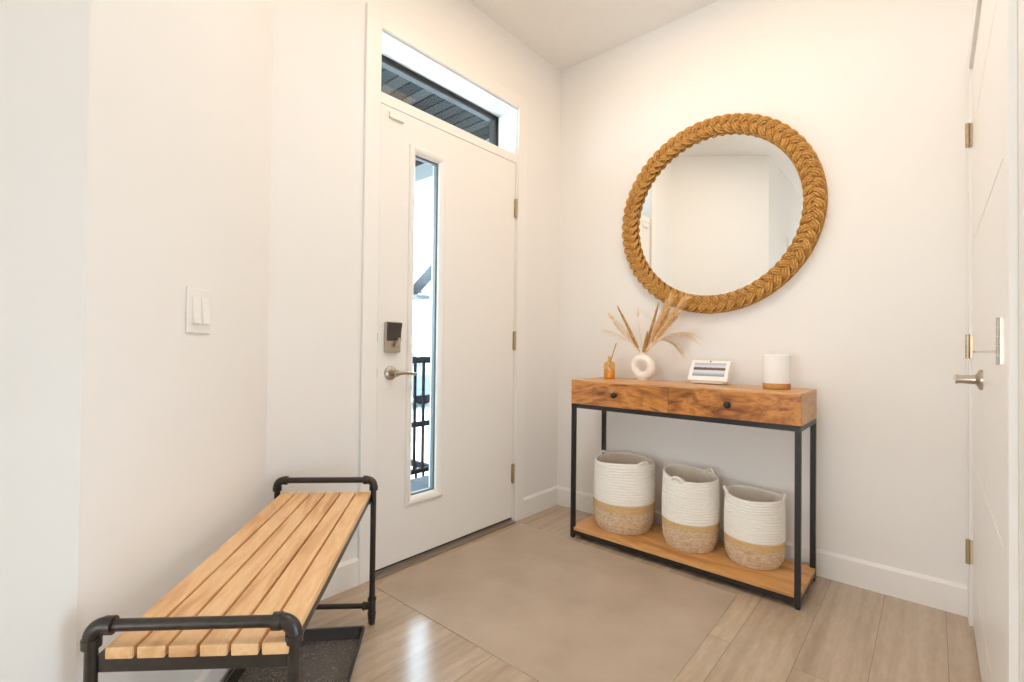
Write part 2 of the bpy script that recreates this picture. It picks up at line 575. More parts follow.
# ------------------------------------------------------------------ entry door casing, jamb, transom
CT = 0.016
bm = nb()
bx(bm, 0, CT, -0.430, -0.354, 0, 2.452)
bx(bm, 0, CT, -1.423, -1.350, 0, 2.452)
bx(bm, 0, CT, -1.350, -0.430, 2.378, 2.452)
struct('trim_2', bm, M['trim'], bevel=0.003)
bm = nb()   # jambs and the bar between door and transom
bx(bm, -0.2, 0, OPY0, OPY0 + 0.02, 0, OPZ + 0.02)
bx(bm, -0.2, 0, OPY1 - 0.02, OPY1, 0, OPZ + 0.02)
bx(bm, -0.2, 0, OPY1, OPY0, OPZ, OPZ + 0.02)
bx(bm, -0.2, 0, OPY1, OPY0, DT + 0.004, 2.108)
bx(bm, -0.060, -0.047, OPY0 - 0.014, OPY0, 0.02, DT + 0.004)
bx(bm, -0.060, -0.047, OPY1, OPY1 + 0.014, 0.02, DT + 0.004)
bx(bm, -0.060, -0.047, OPY1, OPY0, DT - 0.010, DT + 0.004)
struct('trim_3', bm, M['trim'])
bm = nb()
bx(bm, -0.13, 0.030, OPY1 + 0.001, OPY0 - 0.001, 0, 0.010)
bx(bm, -0.13, -0.004, OPY1 + 0.001, OPY0 - 0.001, 0.010, 0.018)
struct('trim_4', bm, M['sill'], bevel=0.002)

win = thing('window_1', 'transom window above the white entry door', 'window', kind='structure')
yy0, yy1, zz0, zz1 = OPY1 + 0.001, OPY0 - 0.001, 2.108, OPZ - 0.001
struct('gasket', frame_ring(nb(), yy0, yy1, zz0, zz1, [(0, -0.143), (0.009, -0.145), (0.009, -0.195), (0, -0.195)]), M['gasket'], win)
struct('window_frame', frame_ring(nb(), yy0 + 0.0092, yy1 - 0.0092, zz0 + 0.0092, zz1 - 0.0092, [(0, -0.156), (0.012, -0.160), (0.015, -0.194), (0, -0.194)]), M['sash'], win)
struct('glass', box(-0.180, -0.176, yy0 + 0.022, yy1 - 0.022, zz0 + 0.022, zz1 - 0.022), M['glass'], win)

w2 = thing('added_fill_window', 'added unseen low window letting fill daylight through the right wall', 'window', kind='structure')  # made-up window, added out of view to brighten the foyer
struct('window_frame', frame_ring(nb(), SWY0, SWY1, SWZ0, SWZ1, [(0, W + 0.055), (0.03, W + 0.055), (0.03, W + 0.085), (0, W + 0.085)]), M['trim'], w2)
struct('glass', box(W + 0.068, W + 0.072, SWY0 + 0.03, SWY1 - 0.03, SWZ0 + 0.03, SWZ1 - 0.03), M['glass'], w2)

# ------------------------------------------------------------------ entry door
d1 = thing('door_1', 'white entry door with a tall narrow glass lite and silver lever', 'door', kind='structure')
LY0, LY1, LZ0, LZ1 = -1.187, -0.969, 0.268, 1.927   # lite moulding outer edge
bm = nb()
hy0, hy1, hz0, hz1 = LY0 + 0.02, LY1 - 0.02, LZ0 + 0.02, LZ1 - 0.02
bx(bm, -0.045, 0, DY1, hy0, DB, DT)
bx(bm, -0.045, 0, hy1, DY0, DB, DT)
bx(bm, -0.045, 0, hy0, hy1, DB, hz0)
bx(bm, -0.045, 0, hy0, hy1, hz1, DT)
bmesh.ops.remove_doubles(bm, verts=bm.verts[:], dist=1e-5)
obj('panel', bm, M['door'], d1)
obj('lite_frame', frame_ring(nb(), LY0, LY1, LZ0, LZ1,
    [(0, 0.0), (0, 0.007), (0.006, 0.012), (0.013, 0.0125), (0.024, 0.009), (0.033, 0.002), (0.037, -0.004), (0.037, -0.05), (0.0, -0.05)]), M['door'], d1)
obj('spacer', frame_ring(nb(), LY0 + 0.037, LY1 - 0.037, LZ0 + 0.037, LZ1 - 0.037, [(0, -0.010), (0.007, -0.014), (0.007, -0.034), (0, -0.034)]), M['lite_edge'], d1)
obj('glass', box(-0.022, -0.019, LY0 + 0.04, LY1 - 0.04, LZ0 + 0.04, LZ1 - 0.04), M['glass'], d1)
obj('door_sweep', box(-0.042, -0.003, DY1 + 0.002, DY0 - 0.002, 0.0185, DB), M['rubber'], d1)
bm = nb(); bx(bm, 0, 0.012, -1.300, -1.222, 2.008, 2.036)
obj('door_sensor', bm, M['white_plastic'], d1, bevel=0.003)
for z in (1.797, 1.035, 0.277):
    bm = nb()
    for k in range(5):
        tube(bm, [(0.0065, -0.4385, z - 0.055 + k * 0.022), (0.0065, -0.4385, z - 0.055 + k * 0.022 + 0.0212)], 0.0072, 12)
    bx(bm, 0, 0.002, -0.4385, -0.428, z - 0.052, z + 0.052)
    bx(bm, 0, 0.002, -0.450, -0.4385, z - 0.052, z + 0.052)
    obj('hinge', bm, M['hinge'], d1, smooth=40)
# electronic lock: nickel body, dark sloping cover, oval thumb turn
lk = obj('lock_body', box(0, 0.022, -1.310, -1.234, 0.969, 1.104), M['nickel'], d1, bevel=0.004, seg=3)
bm = nb()
A = [(0.022, 1.020), (0.022, 1.103), (0.034, 1.100), (0.026, 1.060), (0.024, 1.020)]
pa = [bm.verts.new((x, -1.3085, z)) for x, z in A]; pb = [bm.verts.new((x, -1.2355, z)) for x, z in A]
bm.faces.new(pa); bm.faces.new(pb[::-1])
for i in range(5): bm.faces.new((pa[i], pa[(i + 1) % 5], pb[(i + 1) % 5], pb[i]))
obj('lock_cover', bm, M['lock_dark'], lk, bevel=0.002)
bm = nb()
lathe(bm, [(0, 0.0), (0.011, 0.0), (0.011, 0.010), (0, 0.011)], 20, 0, 0, 'x')
bx(bm, 0.008, 0.019, -0.0085, 0.0085, -0.022, 0.022)
tt = obj('thumb_turn', bm, M['nickel'], lk, smooth=40, bevel=0.003)
tt.location = (0.022, -1.258, 1.013); tt.rotation_euler = (-0.42, 0, 0)
# lever set
bm = nb()
lathe(bm, [(0, 0), (0.031, 0), (0.031, 0.005), (0.027, 0.010), (0.016, 0.013), (0.013, 0.020), (0.0125, 0.038), (0.015, 0.042), (0.015, 0.054), (0, 0.056)], 32, -1.274, 0.878, 'x')
ls = obj('lever_rosette', bm, M['nickel'], d1, smooth=40)
bm = nb()
pts = [(0.047, -1.279, 0.878), (0.049, -1.262, 0.879), (0.051, -1.235, 0.880), (0.051, -1.205, 0.877), (0.049, -1.180, 0.873), (0.046, -1.163, 0.871)]
tube(bm, pts, [0.011, 0.0105, 0.0085, 0.0075, 0.0075, 0.0065], 14)
obj('lever', bm, M['nickel'], ls, smooth=50)
for z in (1.035, 0.878):
    bm = nb(); bx(bm, -0.030, 0.0012, -1.3455, -1.3405, z - 0.019, z + 0.019)
    tag(obj('strike_plate', bm, M['lock_dark'], d1), 'small dark strike plate')

# ------------------------------------------------------------------ closet doors on the right wall
def closet_door(name, label, y0, y1, hinge_far, handle):
    d = thing(name, label, 'door', kind='structure')
    bm = nb()
    gs = [0.012, 0.20, 0.60, 1.00, 1.40, 1.80, CDT - 0.004]
    bx(bm, W + 0.004, W + 0.036, y1 + 0.003, y0 - 0.003, 0.012, CDT - 0.004)
    for a, b in zip(gs, gs[1:]):
        bx(bm, W - 0.003, W + 0.004, y1 + 0.003, y0 - 0.003, a + 0.0025, b - 0.0025)
    obj('panel', bm, M['closet'], d, bevel=0.0015)
    hy = y0 if hinge_far else y1
    for z in (1.80, 1.02, 0.27):
        bm = nb()
        for k in range(5):
            tube(bm, [(W - 0.016, hy, z - 0.044 + k * 0.0178), (W - 0.016, hy, z - 0.044 + k * 0.0178 + 0.017)], 0.0068, 12)
        sg = 1 if hinge_far else -1
        bx(bm, W - 0.0155, W - 0.0132, min(hy, hy + sg * 0.014), max(hy, hy + sg * 0.014), z - 0.043, z + 0.043)
        bx(bm, W - 0.015, W - 0.0028, hy - 0.0015, hy + 0.0015, z - 0.043, z + 0.043)
        obj('hinge', bm, M['hinge'] if hinge_far else M['nickel'], d, smooth=40)
    if handle:
        y = y1 + 0.055
        bm = nb()
        lathe(bm, [(0, W - 0.003), (0.030, W - 0.003), (0.030, W - 0.009), (0.024, W - 0.013), (0.014, W - 0.018), (0.012, W - 0.050), (0.014, W - 0.062), (0, W - 0.064)], 32, y, 0.918, 'x')
        r = obj('lever_rosette', bm, M['nickel'], d, smooth=40)
        bm = nb()
        tube(bm, [(W - 0.055, y - 0.004, 0.918), (W - 0.057, y + 0.03, 0.919), (W - 0.057, y + 0.07, 0.916), (W - 0.053, y + 0.11, 0.912)], [0.0105, 0.009, 0.0078, 0.007], 14)
        obj('lever', bm, M['nickel'], r, smooth=50)
    return d
closet_door('door_2', 'white panelled closet door leaf nearest the corner, with lever handle', CD0, CM, True, True)
closet_door('door_3', 'white panelled closet door leaf at the right edge, hinged near the camera', CM, CD1, False, False)
bm = nb()
bx(bm, W - 0.013, W, CD0 + 0.0035, CD0 + 0.078, 0, CDT + 0.078)
bx(bm, W - 0.013, W, CD1 - 0.078, CD1 - 0.0035, 0, CDT + 0.078)
bx(bm, W - 0.013, W, CD1 - 0.0035, CD0 + 0.0035, CDT + 0.0035, CDT + 0.078)
struct('trim_5', bm, M['trim'], bevel=0.002)

# ------------------------------------------------------------------ porch and street seen through the glass
struct('ground', box(-40, -0.9, -25, 40, -0.45, -0.40), M['ground'])
struct('porch_floor', box(-1.22, -0.2, -3.0, 1.2, -0.40, -0.03), M['deck'])
bm = nb()
for k in range(29):
    y = -2.4 + k * 0.085
    bx(bm, -2.1, -0.2, y + 0.006, y + 0.079, 2.50, 2.52)
bx(bm, -2.1, -0.2, -2.4, 0.0275, 2.515, 2.56)
struct('porch_ceiling', bm, M['soffit'])
struct('porch_beam', box(-2.1, -0.2, -0.05, 0.06, 2.372, 2.56), M['porch_beam'])
struct('porch_fascia', box(-2.2, -2.1, -2.4, 0.06, 2.42, 2.60), M['porch_white'])

ra = thing('porch_railing', 'black metal porch railing outside the entry door', 'railing', (-0.95, -2.0, -0.03))
obj('top_rail', box(-0.03, 0.03, 0, 2.6, 0.908, 0.952), M['rail'], ra, bevel=0.004)
obj('mid_rail', box(-0.015, 0.015, 0, 2.6, 0.455, 0.490), M['rail'], ra)
obj('bottom_rail', box(-0.015, 0.015, 0, 2.6, 0.125, 0.155), M['rail'], ra)
for k in range(34):
    y = 0.018 + k * 0.075
    obj('baluster', box(-0.008, 0.008, y - 0.008, y + 0.008, 0.155, 0.910), M['rail'], ra)
for y in (0.0, 2.6):
    obj('post', box(-0.025, 0.025, y - 0.025, y + 0.025, 0, 1.0), M['rail'], ra, bevel=0.003)
rs = thing('stair_railing', 'lower black stair railing beyond the porch railing', 'railing', (-1.3, 0.1, -0.55))
obj('top_rail', box(-1.6, 0, -0.02, 0.02, 0.50, 0.545), M['rail'], rs)
obj('bottom_rail', box(-1.6, 0, -0.012, 0.012, 0.10, 0.125), M['rail'], rs)
for k in range(16):
    x = -1.58 + k * 0.1
    obj('baluster', box(x - 0.008, x + 0.008, -0.008, 0.008, 0.0, 0.50), M['rail'], rs)
bm = nb()
for k in range(22):
    z = -0.03 + k * 0.1092
    vs = []
    a, c = 0.062, 0.072
    lo = [bm.verts.new((-0.80 + sx * c, -0.235 + sy * c, z)) for sx, sy in ((-1, -1), (1, -1), (1, 1), (-1, 1))]
    hi = [bm.verts.new((-0.80 + sx * a, -0.235 + sy * a, z + 0.108)) for sx, sy in ((-1, -1), (1, -1), (1, 1), (-1, 1))]
    bm.faces.new(lo[::-1]); bm.faces.new(hi)
    for i in range(4): bm.faces.new((lo[i], lo[(i + 1) % 4], hi[(i + 1) % 4], hi[i]))
tag(obj('porch_column', bm, M['porch_white']), 'white lap sided porch column at right of the door glass', 'column')

# neighbour's house: gable end towards the porch side
hs = thing('neighbor_house', 'white house next door with a grey soffit under its gable', 'house', (-8.3, 5.4, -0.40), -PI / 2)
bm = nb()
def gable(bm, x0, x1, y0, y1, z0, ze, zr):
    ym = (y0 + y1) / 2
    P = [(y0, z0), (y1, z0), (y1, ze), (ym, zr), (y0, ze)]
    a = [bm.verts.new((x0, y, z)) for y, z in P]; b = [bm.verts.new((x1, y, z)) for y, z in P]
    bm.faces.new(a); bm.faces.new(b[::-1])
    for i in range(5): bm.faces.new((a[i], a[(i + 1) % 5], b[(i + 1) % 5], b[i]))
sl = 0.62
gable(bm, -7.0, 0, 0, 6.8, 0, 2.86, 2.86 + sl * 3.4)
obj('wall', bm, M['porch_white'], hs)
def rake(bm, x0, x1, dz0, dz1, y0=-0.40, ym=3.4):
    for s in (0, 1):
        P = []
        for (y, dz) in ((y0, dz0), (ym, dz0), (ym, dz1), (y0, dz1)):
            P.append((y if s == 0 else 6.8 - y, 2.86 + sl * y + dz))
        a = [bm.verts.new((x0, y, z)) for y, z in P]; b = [bm.verts.new((x1, y, z)) for y, z in P]
        bm.faces.new(a); bm.faces.new(b[::-1])
        for i in range(4): bm.faces.new((a[i], a[(i + 1) % 4], b[(i + 1) % 4], b[i]))
bm = nb(); rake(bm, -7.2, 0.45, 0.205, 0.27); obj('roof', bm, M['roof'], hs)
bm = nb()
for k in range(26):   # lapped soffit boards
    y = -0.40 + k * 0.146
    P = [(y, 2.862 + sl * y), (y + 0.138, 2.862 + sl * (y + 0.138)), (y + 0.138, 2.892 + sl * (y + 0.138)), (y, 2.892 + sl * y)]
    a = [bm.verts.new((0.001, p, z)) for p, z in P]; b = [bm.verts.new((0.40, p, z)) for p, z in P]
    bm.faces.new(a); bm.faces.new(b[::-1])
    for i in range(4): bm.faces.new((a[i], a[(i + 1) % 4], b[(i + 1) % 4], b[i]))
obj('soffit', bm, M['porch_soffit_grey'], hs)
bm = nb(); rake(bm, 0.40, 0.44, -0.01, 0.205); obj('fascia', bm, M['porch_white'], hs)
obj('eave_return', box(0.001, 0.40, -0.40, 0.35, 2.62, 2.70), M['porch_soffit_grey'], hs)
for yy in (0.35, 2.2, 4.6):
    f = obj('window', box(0.0005, 0.05, yy, yy + 0.6, 1.2, 2.1), M['porch_white'], hs)
    obj('pane', box(0.05, 0.056, yy + 0.06, yy + 0.54, 1.26, 2.04), M['house_pane'], f)

# parked car
ca = thing('car', 'blue grey car parked on the street behind the railing', 'car', (-8.8, 4.1, -0.40), PI / 2)
bm = nb()
P = [(-2.1, 0.30), (-2.1, 0.75), (-1.2, 0.92), (-0.75, 1.32), (0.9, 1.36), (1.6, 0.98), (2.1, 0.92), (2.15, 0.30)]
a = [bm.verts.new((-0.85, y, z)) for y, z in P]; b = [bm.verts.new((0.85, y, z)) for y, z in P]
bm.faces.new(a); bm.faces.new(b[::-1])
for i in range(8): bm.faces.new((a[i], a[(i + 1) % 8], b[(i + 1) % 8], b[i]))
obj('body', bm, M['car'], ca, bevel=0.05, seg=3)
bm = nb()
P = [(-1.0, 0.98), (-0.66, 1.26), (0.85, 1.29), (1.35, 1.0)]
for x in (-0.862, 0.852):
    bm = nb()
    a = [bm.verts.new((x, y, z)) for y, z in P]; b = [bm.verts.new((x + 0.01, y, z)) for y, z in P]
    bm.faces.new(a); bm.faces.new(b[::-1])
    for i in range(4): bm.faces.new((a[i], a[(i + 1) % 4], b[(i + 1) % 4], b[i]))
    obj('side_window', bm, M['car_glass'], ca)
for y in (-1.3, 1.35):
    for x in (-0.80, 0.72):
        bm = nb(); lathe(bm, [(0, x - 0.08), (0.24, x - 0.08), (0.32, x - 0.06), (0.32, x + 0.12), (0.24, x + 0.14), (0, x + 0.14)], 24, y, 0.32, 'x')
        obj('wheel', bm, M['rubber'], ca, smooth=40)

# ------------------------------------------------------------------ floor mat
mt = nb()
prism(mt, [(0.075, -1.385), (1.232, -1.372), (1.214, -0.43), (0.060, -0.425)], 0.0, 0.0025)
tag(obj('floor_mat', mt, M['mat'], bevel=0.001), 'frosted see-through vinyl mat lying before the entry door', 'floor mat')

# ------------------------------------------------------------------ bench (local x = away from wall, y = towards door)
BA = 0.849
bench = thing('bench', 'slatted oak bench with black pipe frame along the angled wall', 'bench', (0.105, -1.784, 0), BA)
bw, bl, bzt = 0.304, 0.868, 0.483
xl, xr, yf, yn = -0.029, 0.308, 0.040, -0.860     # leg centres (yf: far end, yn: near end)
RZ, PR = 0.514, 0.0102
sw = (bw + 0.004) / 6
for k in range(6):
    bm = box(k * sw, k * sw + sw - 0.0058, -bl - 0.004, 0.002, bzt - 0.021, bzt)
    obj('slat', bm, M['slat'], bench, bevel=0.003)
def elbow(bm, cx, y, sx):
    # bend from vertical leg at cx to horizontal rail going towards -sx
    rb = 0.022
    pts = []
    for i in range(9):
        t = PI / 2 * i / 8
        pts.append((cx - sx * (rb - rb * math.cos(t)), y, RZ - rb + rb * math.sin(t)))
    tube(bm, pts, 0.0138, 16)
    tube(bm, [(cx, y, RZ - rb - 0.014), (cx, y, RZ - rb + 0.001)], 0.0152, 18)
    tube(bm, [(cx - sx * (rb - 0.001), y, RZ), (cx - sx * (rb + 0.014), y, RZ)], 0.0152, 18)
for y in (yf, yn):
    for cx, sx in ((xl, -1), (xr, 1)):
        bm = nb()
        tube(bm, [(cx, y, 0.012), (cx, y, RZ - 0.03)], PR, 16)
        lg = obj('leg', bm, M['pipe'], bench, smooth=50)
        bm = nb(); elbow(bm, cx, y, sx)
        obj('elbow', bm, M['pipe'], lg, smooth=40)
        bm = nb()
        tube(bm, [(cx, y, 0.034), (cx, y, 0.092)], 0.0134, 18)
        tube(bm, [(cx, y, 0.034), (cx, y, 0.041)], 0.0155, 18)
        tube(bm, [(cx, y, 0.085), (cx, y, 0.092)], 0.0155, 18)
        tube(bm, [(cx, y, 0.063), (cx - sx * 0.030, y, 0.063)], 0.0132, 18)
        tube(bm, [(cx - sx * 0.024, y, 0.063), (cx - sx * 0.032, y, 0.063)], 0.0150, 18)
        obj('tee_fitting', bm, M['pipe'], lg, smooth=40)
        bm = nb()
        lathe(bm, [(0, 0), (0.0105, 0), (0.0125, 0.003), (0.0125, 0.016), (0.0138, 0.018), (0.0138, 0.034), (0, 0.036)], 18, cx, y)
        obj('foot', bm, M['pipe'], lg, smooth=40)
    bm = nb(); tube(bm, [(xl + 0.03, y, RZ), (xr - 0.03, y, RZ)], PR, 16)
    obj('handle_rail', bm, M['pipe'], bench, smooth=50)
    bm = nb(); tube(bm, [(xl + 0.02, y, 0.063), (xr - 0.02, y, 0.063)], PR - 0.001, 16)
    obj('cross_rail', bm, M['pipe'], bench, smooth=50)
bm = nb()
zt = bzt - 0.021
for y in (yf - 0.012, yn + 0.012):
    bx(bm, xl + 0.008, xr - 0.008, y - 0.012, y + 0.012, zt - 0.028, zt)
for x in (0.004, bw - 0.022):
    bx(bm, x, x + 0.018, -bl + 0.02, 0.03, zt - 0.020, zt - 0.0004)
obj('seat_frame', bm, M['pipe'], bench)
# the bench stands slightly racked: its ends are not quite square to its length
for c in bench.children_recursive:
    for v in c.data.vertices:
        v.co.y -= 0.066 * v.co.x

# ------------------------------------------------------------------ boot tray
tr = nb()
x0, x1, y0, y1 = -0.052, 0.300, -0.82, -0.052
def rrect(x0, x1, y0, y1, r, z, bm):
    v = []
    for cx, cy, a0 in ((x1 - r, y1 - r, 0), (x0 + r, y1 - r, PI / 2), (x0 + r, y0 + r, PI), (x1 - r, y0 + r, 1.5 * PI)):
        for i in range(5):
            t = a0 + PI / 2 * i / 4
            v.append(bm.verts.new((cx + r * math.cos(t), cy + r * math.sin(t), z)))
    return v
rings = [rrect(x0 + 0.010, x1 - 0.010, y0 + 0.010, y1 - 0.010, 0.012, 0.0, tr),
         rrect(x0, x1, y0, y1, 0.018, 0.034, tr), rrect(x0, x1, y0, y1, 0.018, 0.040, tr),
         rrect(x0 + 0.008, x1 - 0.008, y0 + 0.008, y1 - 0.008, 0.013, 0.040, tr),
         rrect(x0 + 0.019, x1 - 0.019, y0 + 0.019, y1 - 0.019, 0.010, 0.006, tr)]
tr.faces.new(rings[0][::-1])
for a, b in zip(rings, rings[1:]):
    for i in range(20): tr.faces.new((a[i], a[(i + 1) % 20], b[(i + 1) % 20], b[i]))
tr.faces.new(rings[-1]).material_index = 1
o = tag(obj('boot_tray', tr, [M['tray_rim'], M['tray']], smooth=35), 'black embossed boot tray on the floor under the bench', 'boot tray')
o.location = (0.113, -1.7888, 0); o.rotation_euler = (0, 0, BA)

# ------------------------------------------------------------------ console table
TX0, TX1, TY0, TY1 = 0.3714, 1.4301, -0.3957, -0.0655
ZT, ZB = 0.8305, 0.7046
tb = thing('console_table', 'mango wood console table with two drawers on black frame', 'table', (TX0, TY0, 0))
tw, td = TX1 - TX0, TY1 - TY0
obj('tabletop', box(0, tw, 0, td, ZT - 0.009, ZT), M['mango_lit_top'], tb, bevel=0.0015)
bm = nb()
obj('side_panel', box(0, 0.012, 0.019, td, ZB, ZT - 0.009), M['mango_side'], tb)
obj('side_panel', box(tw - 0.012, tw, 0.019, td, ZB, ZT - 0.009), M['mango_side'], tb)
bm = nb()
bx(bm, 0.012, tw - 0.012, td - 0.012, td, ZB, ZT - 0.009)
bx(bm, 0.012, tw - 0.012, 0.020, td - 0.012, ZB, ZB + 0.008)
obj('carcass', bm, M['mango_side'], tb)
mid = tw / 2
for a, b, kx in ((0.0, mid - 0.001, 0.2600), (mid + 0.001, tw, 0.7920)):
    dr = obj('drawer', box(a, b, 0.0, 0.0185, ZB + 0.001, ZT - 0.0095), M['mango'], tb, bevel=0.0008)
    bm = nb()
    lathe(bm, [(0, 0.0), (0.0085, 0.0), (0.0080, -0.008), (0.0130, -0.014), (0.0150, -0.021), (0.0125, -0.027), (0, -0.029)], 24, kx, 0.7665, 'y')
    obj('knob', bm, M['black'], dr, smooth=60)
TQ = 0.021
for x in (0.0, tw - TQ):
    for y in (0.0, td - TQ):
        lg = obj('leg', box(x, x + TQ, y, y + TQ, 0.006, ZB - TQ), M['black'], tb, bevel=0.0015)
        bm = nb(); lathe(bm, [(0, 0), (0.009, 0), (0.009, 0.006), (0, 0.006)], 16, x + TQ / 2, y + TQ / 2)
        obj('foot', bm, M['rubber'], lg)
for z0, z1 in ((ZB - TQ, ZB), (0.022, 0.042)):
    bm = nb()
    e = TQ if z0 < 0.5 else 0
    bx(bm, e, tw - e, 0.0, TQ, z0, z1)
    bx(bm, e, tw - e, td - TQ, td, z0, z1)
    bx(bm, 0, TQ, TQ, td - TQ, z0, z1)
    bx(bm, tw - TQ, tw, TQ, td - TQ, z0, z1)
    obj('frame_rail', bm, M['black'], tb)
ZS = 0.058
bm = nb()
prism(bm, [(TQ, 0.001), (tw - TQ, 0.001), (tw - TQ, TQ), (tw, TQ), (tw, td - TQ), (tw - TQ, td - TQ), (tw - TQ, td), (TQ, td), (TQ, td - TQ), (0, td - TQ), (0, TQ), (TQ, TQ)], 0.042, ZS)
obj('shelf', bm, M['shelf'], tb, bevel=0.001)

# ------------------------------------------------------------------ baskets
def basket(loc, r, h, split, wob, handles, rz, label, seed):
    rnd = random.Random(seed)
    b = thing('basket', label, 'basket', loc, rz, 'rope baskets on the console shelf')
    nr = 26
    cr = h / nr / 2
    ph = [rnd.uniform(0, 6.28) for _ in range(4)]
    def wall_r(z):
        u = z / h
        return r * (0.955 + 0.06 * math.sin(PI * min(1, max(0, u * 0.9 + 0.02)))) 
    def fn(t, rr, z):
        u = max(0, z / h)
        k = 1 + 0.014 * math.sin(2 * t + ph[0]) * u + 0.010 * math.sin(3 * t + ph[1]) * u
        dz = u ** 3 * sum(a * math.cos(m * (t - p)) for a, m, p in wob)
        return rr * k, z + dz
    def coils(i0, i1):
        prof = []
        for i in range(i0, i1):
            zc = (i + 0.5) * 2 * cr
            R_ = wall_r(zc)
            if i < 4:
                R_ -= r * 0.10 * (1 - i / 4) ** 2.2
            for a in (-75, -40, 0, 40, 75):
                t = math.radians(a)
                prof.append((R_ - cr * 0.75 + cr * 0.75 * math.cos(t) , zc + cr * math.sin(t)))
        return prof
    n1 = int(round(nr * split[0])); n2 = int(round(nr * split[1]))
    base = [(0, 0.0), (r * 0.83, 0.0)]
    bm = nb(); lathe(bm, base + coils(0, n1), 72, fn=fn)
    obj('jute_base', bm, M['jute'], b, smooth=180)
    bm = nb(); lathe(bm, coils(n1, n2), 72, fn=fn)
    obj('ochre_band', bm, M['jute_band'], b, smooth=180)
    up = coils(n2, nr)
    zt_ = up[-1][1]; rt = up[-1][0]
    up += [(rt - 0.001, zt_ + 0.002), (rt - 0.005, zt_ + 0.0015), (rt - 0.007, zt_ - 0.004)]
    bm = nb(); lathe(bm, up, 72, fn=fn)
    obj('cotton_wall', bm, M['cotton'], b, smooth=180)
    ins = [(rt - 0.007, zt_ - 0.004)] + [(wall_r(zt_ * k / 20) - 0.011 + 0.0015 * (-1) ** k, zt_ * k / 20) for k in range(19, 1, -1)] + [(r * 0.80, 0.012), (0, 0.012)]
    bm = nb(); lathe(bm, ins, 72, fn=fn)
    obj('lining', bm, M['lining'], b, smooth=180)
    for ang, outw in handles:
        pts = []
        for i in range(13):
            s = i / 12
            t = ang + (s - 0.5) * 0.50 * 0.13 / r
            rr, z = fn(t, wall_r(h) - 0.006, zt_)
            arch = math.sin(PI * s)
            rr += outw * arch
            z += 0.002 + 0.012 * arch - 0.006 * (1 - arch)
            pts.append((rr * math.cos(t), rr * math.sin(t), z))
        bm = nb(); tube(bm, pts, 0.0072, 10)
        for k in (0, -1):
            p = Vector(pts[k])
            tube(bm, [p + Vector((0, 0, 0.002)), p - Vector((0, 0, 0.012)), p - Vector((0, 0, 0.026))], [0.0078, 0.0075, 0.004], 10)
        obj('handle', bm, M['cotton'], b, smooth=180)
    return b
TOC = PI * -0.30
basket((0.577, -0.199, ZS), 0.157, 0.352, (0.32, 0.41), [(0.006, 2, 2.2)], [(math.radians(168), 0.004), (math.radians(-22), 0.012)], 0,
       'left and widest rope basket on the console shelf, white over tan jute', 1)
basket((0.929, -0.196, ZS), 0.130, 0.338, (0.29, 0.385), [(0.015, 1, 2.7), (0.004, 2, 2.9)], [(math.radians(-95), 0.012), (math.radians(62), 0.006)], 0,
       'middle rope basket on the shelf with rim tipping down to the right', 2)
basket((1.209, -0.175, ZS), 0.122, 0.294, (0.285, 0.375), [(0.004, 1, 2.6), (0.004, 2, 2.9)], [(math.radians(200), 0.008), (math.radians(18), 0.006)], 0,
       'right and shortest rope basket, next to the front right table leg', 3)

# ------------------------------------------------------------------ round mirror in a plaited rope frame
MX, MZ = 0.963, 1.6790
mr = thing('round_mirror', 'round wall mirror in a thick plaited rope frame', 'mirror', (MX, 0, MZ))
bm = nb(); lathe(bm, [(0, -0.018), (0.425, -0.018), (0.425, -0.010), (0, -0.010)], 128, 0, 0, 'y')
obj('mirror_glass', bm, M['mirror'], mr)
bm = nb(); lathe(bm, [(0.408, -0.0005), (0.497, -0.0005), (0.497, -0.010), (0.430, -0.010), (0.409, -0.0185), (0.4055, -0.0185), (0.4055, -0.0005)], 128, 0, 0, 'y')
obj('backing_ring', bm, M['rope'], mr)
bm = nb()
NP = 21
RC, AMP, AH, rr = 0.4525, 0.0305, 0.0125, 0.0058
NS = NP * 26
for s in range(3):
    for q in (-1, 0, 1):
        pts = []
        for i in range(NS):
            th = 2 * PI * i / NS
            t = NP * th + 2 * PI * s / 3
            lat = AMP * math.sin(t)
            dlat = AMP * math.cos(t) * NP / RC
            hgt = -0.034 + -AH * math.sin(2 * t)
            L = math.hypot(1, dlat)
            # offset across the strand, in the ring's tangent plane
            ol, ot = q * 0.0108 / L, -q * 0.0108 * dlat / L
            rad = RC + lat + ol
            a = th + ot / RC
            pts.append((rad * math.sin(a), hgt - (0.0 if q else 0.003), rad * math.cos(a)))
        tube(bm, pts, rr, 7, closed=True)
obj('rope_plait', bm, M['rope'], mr, smooth=180)

